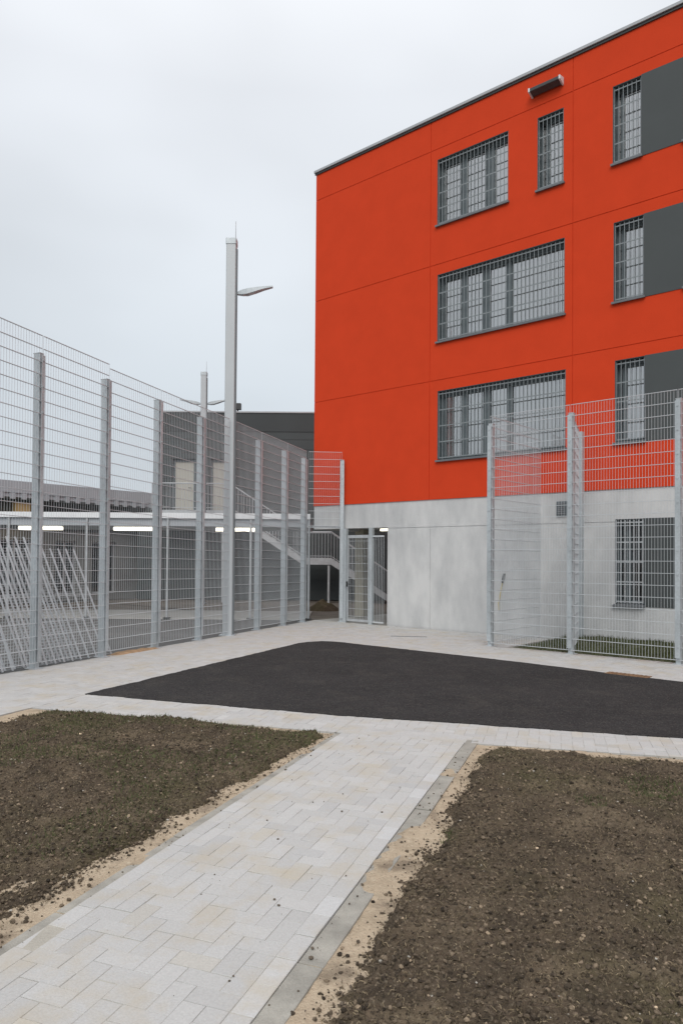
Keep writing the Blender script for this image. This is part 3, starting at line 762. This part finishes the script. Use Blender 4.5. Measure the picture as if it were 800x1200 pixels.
# gate in the passage opening
T = thing('metal_gate', 'galvanised gate with mesh leaf standing in the passage under the red block', 'gate', (*bp(1.17, -0.05), 0), R(-40.3))
for u in (0.06, 0.94):
    mb = MB(); mb.cham(u - .055, u + .055, -.055, .055, -.03, 2.54, .006); mb.build('post', M['galv_post'], T)
mb = MB()
mb.box(.13, .17, -.02, .02, .06, 2.36); mb.box(.84, .88, -.02, .02, .06, 2.36); mb.box(.171, .839, -.02, .02, .06, .12); mb.box(.171, .839, -.02, .02, 2.28, 2.36)
leaf = mb.build('gate_leaf', M['galv'], T)
mb = MB()
for i in range(14): x = .17 + .67 * i / 13; mb.box(x - .003, x + .003, -.003, .003, .12, 2.28)
for j in range(11): z = .2 + .2 * j; mb.box(.17, .84, -.011, -.0035, z - .004, z + .004)
mb.build('mesh', M['wire'], leaf)
mb = MB(); mb.box(.135, .165, -.06, -.021, .98, 1.12); mb.bar((.15, -.065, 1.05), (.29, -.065, 1.05), .01, n=8); mb.build('handle', M['blackmetal'], leaf)
mb = MB(); mb.box(.999, 1.35, -.02, .02, .06, .10); mb.box(.999, 1.35, -.02, .02, 2.30, 2.34)
for i in range(8): x = 1.0 + .35 * i / 7; mb.box(x - .003, x + .003, -.003, .003, .10, 2.30)
mb.build('side_mesh', M['wire'], T)
t = thing('tube_light', 'single glowing tube light under the passage ceiling beside the gate', 'light', (*bp(2.2, .5), 2.50), R(-40.3))
mb = MB(); mb.box(-.20, .20, -.06, .06, .04, .11); mb.build('housing', M['white'], t)
mb = MB(); mb.box(-.19, .19, -.045, .045, -.02, .039); mb.build('tube', M['tube'], t)

# ------------------------------------------------------------------ spare mesh mats leaning behind the fence
def fence_mat(label, u0, u1, y0, zl, lean, dz=0.0):
    x, y = fl(u0, 0); t = thing('fence_mat', label, 'mesh mat', (x + -fd.y * y0, y + fd.x * y0, 0.012), R(66.8), 'spare mesh mats leaning behind the left fence')
    mb = MB(); W = u1 - u0; n = int(W / .17)
    d = Vector((0, math.sin(lean), math.cos(lean)))
    for i in range(n + 1):
        u = W * i / n
        for s in (-.009, .009): mb.bar((u + s, 0, 0), (u + s, d.y * zl, d.z * zl), .0085, n=4)
    k = int(zl / .05)
    for j in range(k + 1):
        q = d * (.02 + (zl - .04) * j / k); mb.bar((-.02, q.y, q.z), (W + .02, q.y, q.z), .0032, n=4)
    mb.build('wire_grid', M['wire'], t)
fence_mat('galvanised mesh mat leaning behind the fence, right of the second post from the left', -5.45, -3.62, 0.10, 2.05, R(26))
fence_mat('taller mesh mat at the back of the leaning stack, its top left corner sticking out', -6.15, -4.35, 0.20, 2.28, R(27))
fence_mat('mesh mat leaning at the left edge of the photo, lowest in the stack', -7.9, -5.72, 0.12, 1.75, R(24))

# ------------------------------------------------------------------ lamp posts
def lamp_post(label, x, y, heads):
    t = thing('lamp_post', label, 'lamp post', (x, y, 0), 0, 'lamp posts with lightning rods')
    mb = MB(); mb.cham(-.108, .108, -.108, .108, -.05, 8.70, .014); mb.build('mast', M['mast'], t)
    mb = MB(); mb.box(.1085, .140, -.07, -.015, .04, 8.60); mb.build('side_strip', M['mast_strip'], t)  # narrow dark grey strip down the right side of the mast
    mb = MB(); mb.cham(-.118, .118, -.118, .118, 8.702, 8.83, .016); mb.build('cap', M['galv_post'], t)
    mb = MB(); mb.bar((.085, 0, 8.83), (.085, 0, 9.25), .010, .006, n=6); mb.build('lightning_rod', M['galv'], t)
    mb = MB(); mb.cham(-.17, .17, -.17, .17, .012, .03, .01); mb.build('base_plate', M['galv_post'], t)
    for s in heads:
        mb = MB()
        prof = [(.11, 7.60, 7.635, .035), (.22, 7.59, 7.685, .06), (.36, 7.595, 7.715, .085), (.55, 7.655, 7.745, .085), (.72, 7.715, 7.768, .07), (.92, 7.765, 7.795, .045)]
        for a, b in zip(prof, prof[1:]):
            p = []
            for k in (1, 2):
                for q, sg in ((a, -1), (b, -1), (b, 1), (a, 1)): p.append((s * q[0], sg * q[3], q[k]))
            mb.hexa(p)
        h = mb.build('luminaire', M['galv_post'], t)
        mb = MB(); mb.hexa([(s * .26, -.05, 7.578), (s * .52, -.06, 7.633), (s * .52, .06, 7.633), (s * .26, .05, 7.578), (s * .26, -.05, 7.590), (s * .52, -.06, 7.646), (s * .52, .06, 7.646), (s * .26, .05, 7.590)])
        mb.build('lens', M['lens'], h)
    return t
lamp_post('tall galvanised lamp post standing in the line of the left fence, with one lamp head', -2.5, 15.89, (1,))
lamp_post('more distant lamp post behind the canopy with two lamp heads like wings', -5.30, 27.3, (1, -1))

# ------------------------------------------------------------------ covered walkway behind the left fence
C = thing('walkway_canopy', 'long flat canopy with white fascia on thin steel columns behind the left fence', 'canopy', (-0.95, 20.3, 0))
mb = MB(); mb.box(-13.5, 0, 0.02, 3.3, 2.955, 2.985); mb.build('roof', M['shedroof'], C)
mb = MB(); mb.box(-13.5, .06, -.03, .015, 2.835, 2.99); mb.build('fascia', M['white'], C, bevel=.004)
mb = MB(); mb.box(-13.45, 0, .05, .15, 2.62, 2.95); mb.box(-13.45, 0, 3.1, 3.2, 2.62, 2.95)
for k in range(7): mb.box(-13.4 + k * 2.2, -13.3 + k * 2.2, .153, 3.097, 2.75, 2.95)
mb.build('beam', M['shedroof'], C)
for x in (-10.8, -8.49, -6.27, -3.98, -1.62, 0.03):
    p = MB(); p.bar((x, .02, 0), (x, .02, 2.83 if x > 0 else 2.83), .034, n=10); q = p.build('column', M['galv'], C, smooth=False)
    b = MB(); b.box(x - .09, x + .09, -.065, .11, .002, .03); b.build('base_plate', M['blackmetal'], q)
tl_x = (-8.57, -5.87, -2.96)
words = ('leftmost tube light under the canopy fascia, above the mesh mats', 'middle tube light under the canopy fascia, between second and third fence post', 'right hand tube light under the canopy fascia, behind the tall lamp post')
for x, wd in zip(tl_x, words):
    t = thing('tube_light', wd, 'light', (x, 20.42, 2.52), 0, 'tube lights under the canopy')
    mb = MB(); mb.box(-.62, .62, -.05, .05, .075, .10); mb.build('housing', M['white'], t)
    mb = MB(); mb.bar((-.62, 0, .010), (.62, 0, .010), .050, n=12); mb.build('tube', M['tube'], t)

# low shed at far left with a pale metal roof
h = math.atan2(5.0, 4.04)
S = thing('service_shed', 'long low grey shed with a pale metal roof edge at far left behind the canopy', 'shed', (-11.9, 25.0, 0), h)
RL0, RL1 = -9.0, 6.45
mb = MB(); mb.box(RL0, RL1, 0, 9, 3.99, 4.42); mb.build('roof', M['shedroof'], S, bevel=.01)
mb = MB(); mb.box(RL0, RL1, .05, 8.9, 3.84, 3.985)
u = RL0 + .1
while u < RL1 - .2: mb.box(u, u + .16, -.01, .05, 3.77, 3.985); u += .42
mb.build('roof_decking', M['shedroof'], S)
us = [RL0, RL1 + 1.3]; W_ = [(-6.5, -5.2), (-4.2, -2.9), (-1.9, -.6), (.4, 1.7), (2.6, 3.5), (4.2, 5.3)]
us += [x for w in W_ for x in w]; zs = [0, .25, 2.35, 3.835]
relief(us, zs, lambda u, z: None if (0.25 < z < 2.35 and any(a < u < b for a, b in W_)) else 0.0, .3, w0=1.0).build('wall', M['shedwall'], S)
mb = MB(); mb.box(RL0, RL1 + 1.2, .94, .997, 2.75, 3.835); mb.build('eaves_shade', M['darkclad'], S)  # dark band on the upper wall, standing in for shade below the roof
for a, b in W_:
    f = MB(); 
    for p in ((a + .003, a + .07, .253, 2.347), (b - .07, b - .003, .253, 2.347), (a + .071, b - .071, .253, .32), (a + .071, b - .071, 2.28, 2.347), ((a + b) / 2 - .03, (a + b) / 2 + .03, .321, 2.279)): f.box(p[0], p[1], 1.12, 1.18, p[2], p[3])
    w = f.build('window', M['galv'], S)
    g = MB(); g.box(a + .01, b - .01, 1.145, 1.155, .26, 2.34); g.build('pane', M['clearglass'], w)
    g = MB(); g.box(a - .05, b + .05, 1.35, 1.4, .2, 2.4); g.build('interior', M['dark'], w)
t = thing('wall_lamp', 'amber box lamp glowing under the shed roof at the left edge', 'lamp', (-11.55, 25.9, 3.20), h)
mb = MB(); mb.box(-.28, .28, -.06, .22, .08, .48); mb.build('housing', M['amber'], t, bevel=.01)
mb = MB(); mb.box(-.26, .26, -.055, .2, 0, .078); mb.build('lens', M['warm'], t)

# dark clad building at the back, with balcony, doors and outside stair
D = thing('charcoal_building', 'charcoal clad flat roofed building standing behind the canopy and the red block', 'building', (-7.57, 30.0, 0))
DW = [(.46, 1.42), (2.04, 3.05)]
zj = [.42 * k for k in range(1, 17)]
us = [0, 21] + [x for w in DW for x in w] + [.2, 3.4, 5.6, 6.9]
zs = [0, 7.05, 3.64, 5.88, .05, 2.2] + [z for j in zj if j < 7 for z in (j - .008, j + .008)]
def depd(u, z):
    if 3.64 < z < 5.88 and any(a < u < b for a, b in DW): return None
    if any(abs(z - j) < .008 for j in zj): return .015
    return 0.0
relief(us, zs, depd, .3).build('wall', M['darkclad'], D)
mb = MB(); mb.box(0, 21, -.02, .3, 7.055, 7.84); mb.build('parapet', M['darkband'], D)
mb = MB(); mb.box(-.03, 21.03, -.05, .33, 7.842, 7.90); mb.build('coping', M['coping'], D)
mb = MB(); mb.box(-.9, -.003, -.2, .2, 0, 3.8); mb.box(0, .28, .303, 11, 0, 7.84); mb.box(0, 21, 11.003, 11.3, 0, 7.84); mb.build('side_wall', M['darkclad'], D)
mb = MB(); mb.box(.29, 20.9, .31, 10.99, 7.3, 7.5); mb.build('roof', M['darkband'], D)
for a, b in DW:
    f = MB()
    for p in ((a + .003, a + .09, 3.645, 5.875), (b - .09, b - .003, 3.645, 5.875), (a + .091, b - .091, 5.77, 5.875), (a + .091, b - .091, 3.645, 3.72)): f.box(p[0], p[1], .12, .2, p[2], p[3])
    d = f.build('door', M['frame'], D)
    g = MB(); g.box(a + .092, b - .092, .15, .18, 3.722, 5.768); g.build('door_panel', M['beige'], d)
    g = MB(); g.bar((b - .18, .11, 4.68), (b - .30, .11, 4.68), .014, n=8); g.build('handle', M['blackmetal'], d)
t = thing('rooftop_lamp', 'small dark floodlight on the roof edge just right of the tall lamp post', 'floodlight', (-4.42, 30.15, 7.903))
mb = MB(); mb.box(-.03, .03, -.03, .03, 0, .10); mb.build('bracket', M['blackmetal'], t)
mb = MB(); mb.box(-.14, .14, -.12, .12, .101, .36); mb.build('housing', M['blackmetal'], t, bevel=.01)

ST = thing('outdoor_staircase', 'galvanised outdoor stair with balcony and railings in front of the charcoal building', 'staircase', (0, 28.3, 0))
xb0, xa, xl0, xl1, xe = -7.5, -4.47, -1.54, -0.41, 2.10
zb, zl = 3.62, 1.74
mb = MB(); mb.box(xb0, xa, .02, 1.66, zb - .14, zb); mb.build('balcony', M['galv'], ST)
mb = MB(); mb.box(xl0, xl1, .05, 1.05, zl - .06, zl); mb.build('landing', M['galv'], ST)
def stringer(y):
    mb = MB(); h = .27
    def para(x0, z0, x1, z1): mb.hexa([(x0, y, z0 - h), (x1, y, z1 - h), (x1, y + .03, z1 - h), (x0, y + .03, z0 - h), (x0, y, z0), (x1, y, z1), (x1, y + .03, z1), (x0, y + .03, z0)])
    para(xa, zb + .05, xl0, zl + .03); para(xl0 + .001, zl + .03, xl1, zl + .03); para(xl1 + .001, zl + .03, xe, 0.16)
    return mb.build('stringer', M['galv'], ST)
stringer(0.0); stringer(1.07)
for (x0, z0, x1, z1, n) in ((xa, zb, xl0, zl, 10), (xl1, zl, xe, 0, 9)):
    for k in range(1, n):
        x = x0 + (x1 - x0) * k / n; z = z0 + (z1 - z0) * k / n
        mb = MB(); mb.box(x - .14, x + .14, .032, 1.068, z - .03, z); mb.build('tread', M['galv'], ST)
def railing(y, segs):
    mb = MB(); H_ = 1.06
    for (x0, z0, x1, z1) in segs:
        mb.bar((x0, y, z0 + H_), (x1, y, z1 + H_), .024, n=8); mb.bar((x0, y, z0 + .1), (x1, y, z1 + .1), .012, n=6)
        n = max(2, int((x1 - x0) / .115))
        for k in range(n + 1):
            x = x0 + (x1 - x0) * k / n; z = z0 + (z1 - z0) * k / n
            r = .02 if k in (0, n) else .007
            mb.bar((x, y, z + .0), (x, y, z + H_), r, n=5)
    return mb.build('railing', M['galv'], ST)
railing(.015, [(xb0, zb, xa, zb), (xa, zb + .03, xl0, zl), (xl0, zl, xl1, zl), (xl1, zl, xe, 0.02)])
railing(1.085, [(xa, zb + .03, xl0, zl), (xl0, zl, xl1, zl), (xl1, zl, xe, 0.02)])
for x, z1 in ((-7.3, zb - .15), (-4.7, zb - .15), (-1.45, zl - .27), (-.5, zl - .27)):
    mb = MB(); mb.box(x - .04, x + .04, .035, .115, -.03, z1); mb.build('post', M['galv'], ST)

# earth heap seen under the stair
mb = MB(); n1, n2 = 22, 10
for j in range(n2 + 1):
    for i in range(n1):
        a = 2 * math.pi * i / n1; r = j / n2; x = .62 * r * math.cos(a); y = .5 * r * math.sin(a)
        k = max(0, 1 - r) ** 0.8; mb.v.append((x, y, -.06 + .42 * k + .10 * noise.noise(Vector((x, y, 3)) * 4) * min(1, 2 - 2 * r)))
for j in range(n2):
    for i in range(n1): mb.f.append((j * n1 + i, j * n1 + (i + 1) % n1, (j + 1) * n1 + (i + 1) % n1, (j + 1) * n1 + i))
o = mb.build('earth_heap', M['soil']); o.location = (-.60, 24.4, 0); tag(o, 'small heap of brown earth on the ground seen through the passage', 'earth heap')

# covers let into the paving
t = thing('drain_cover', 'rusty brown iron drain cover at the edge of the asphalt, near the right fence', 'drain cover', (4.28, 10.72, 0.0), R(-42))
mb = MB(); mb.box(-.32, .32, -.11, .11, -.02, .020); mb.build('frame', M['rust'], t, bevel=.004)
mb = MB()
for k in range(9): mb.box(-.27 + k * .062, -.24 + k * .062, -.085, .085, .0205, .026)
mb.build('grate', M['rust'], t)
t = thing('drain_channel', 'thin dark slot drain in the pale paving before the concrete wall', 'drain', (1.50, 15.85, 0.0), R(-8))
mb = MB(); mb.box(-.42, .42, -.05, .05, -.02, .0155); mb.build('frame', M['galv_post'], t)
mb = MB(); mb.box(-.40, .40, -.028, .028, .0157, .019); mb.build('slot', M['blackmetal'], t)

# ------------------------------------------------------------------ light and sky
w = bpy.data.worlds.new('World'); scene.world = w; w.use_nodes = True
N = w.node_tree.nodes; L = w.node_tree.links
for n in list(N): N.remove(n)
out = N.new('ShaderNodeOutputWorld')
SUN_EL, SUN_AZ = R(42), R(188)          # azimuth clockwise from +Y: behind the camera, to the left
sky = N.new('ShaderNodeTexSky'); sky.sky_type = 'NISHITA'; sky.sun_disc = False; sky.sun_elevation = SUN_EL; sky.sun_rotation = SUN_AZ
b1 = N.new('ShaderNodeBackground'); b1.inputs[1].default_value = 0.06; L.new(sky.outputs[0], b1.inputs[0])
tc = N.new('ShaderNodeTexCoord'); sp = N.new('ShaderNodeSeparateXYZ'); L.new(tc.outputs['Generated'], sp.inputs[0])
ramp = N.new('ShaderNodeValToRGB'); e = ramp.color_ramp.elements
e[0].position = 0.0; e[0].color = (0.61, 0.665, 0.715, 1)
e[1].position = 1.0; e[1].color = (1.50, 1.51, 1.53, 1)
x = e.new(0.22); x.color = (0.635, 0.69, 0.74, 1)
x = e.new(0.55); x.color = (0.755, 0.785, 0.83, 1)
L.new(sp.outputs['Z'], ramp.inputs[0])
mp = N.new('ShaderNodeMapping'); mp.inputs['Scale'].default_value = (1, 1, 2.2); L.new(tc.outputs['Generated'], mp.inputs[0])
nz = N.new('ShaderNodeTexNoise'); nz.inputs['Scale'].default_value = 1.7; nz.inputs['Detail'].default_value = 3; nz.inputs['Roughness'].default_value = 0.5
L.new(mp.outputs[0], nz.inputs['Vector'])
mr = N.new('ShaderNodeMapRange'); mr.inputs[1].default_value = 0.3; mr.inputs[2].default_value = 0.7; mr.inputs[3].default_value = 0.92; mr.inputs[4].default_value = 1.13
L.new(nz.outputs['Fac'], mr.inputs[0])
mu = N.new('ShaderNodeMix'); mu.data_type = 'RGBA'; mu.blend_type = 'MULTIPLY'; mu.inputs[0].default_value = 1; mu.clamp_result = False
L.new(ramp.outputs[0], mu.inputs[6]); L.new(mr.outputs[0], mu.inputs[7])
# thinner cloud where the light breaks through, high ahead
dt = N.new('ShaderNodeVectorMath'); dt.operation = 'DOT_PRODUCT'; dt.inputs[1].default_value = Vector((-0.02, 0.80, 0.60)).normalized(); L.new(tc.outputs['Generated'], dt.inputs[0])
gl = N.new('ShaderNodeMapRange'); gl.interpolation_type = 'SMOOTHSTEP'; gl.inputs[1].default_value = 0.86; gl.inputs[2].default_value = 1.0; gl.inputs[3].default_value = 1.0; gl.inputs[4].default_value = 1.10
L.new(dt.outputs['Value'], gl.inputs[0])
mu2 = N.new('ShaderNodeMix'); mu2.data_type = 'RGBA'; mu2.blend_type = 'MULTIPLY'; mu2.inputs[0].default_value = 1; mu2.clamp_result = False
L.new(mu.outputs[2], mu2.inputs[6]); L.new(gl.outputs[0], mu2.inputs[7])
b2 = N.new('ShaderNodeBackground'); b2.inputs[1].default_value = 1.0; L.new(mu2.outputs[2], b2.inputs[0])
mx = N.new('ShaderNodeMixShader'); mx.inputs[0].default_value = 0.94
L.new(b1.outputs[0], mx.inputs[1]); L.new(b2.outputs[0], mx.inputs[2]); L.new(mx.outputs[0], out.inputs[0])
sl = bpy.data.lights.new('sun', 'SUN'); sl.energy = 1.5; sl.angle = R(35); sl.color = (1.0, 0.965, 0.92)
so = bpy.data.objects.new('sun', sl); COL.objects.link(so)
sd = Vector((math.sin(SUN_AZ) * math.cos(SUN_EL), math.cos(SUN_AZ) * math.cos(SUN_EL), math.sin(SUN_EL)))
so.rotation_euler = sd.to_track_quat('Z', 'Y').to_euler(); so.location = (0, 0, 30)

# ------------------------------------------------------------------ camera
cam = bpy.data.cameras.new('camera'); co = bpy.data.objects.new('camera', cam); COL.objects.link(co)
cam.sensor_fit = 'HORIZONTAL'; cam.sensor_width = 36; cam.lens = 840 / 800 * 36
cam.shift_y = (56 - 840 * math.tan(R(1.0))) / 800
co.matrix_world = Matrix.Translation((0, 0, 1.7)) @ Matrix.Rotation(R(91.0), 4, 'X') @ Matrix.Rotation(0.008, 4, 'Z')
cam.clip_start = 0.05; cam.clip_end = 2000
scene.camera = co
vs = scene.view_settings; vs.view_transform = 'Standard'; vs.look = 'None'; vs.exposure = 0.0; vs.gamma = 1.0; vs.use_curve_mapping = False
scene.cycles.max_bounces = 8; scene.cycles.transparent_max_bounces = 16
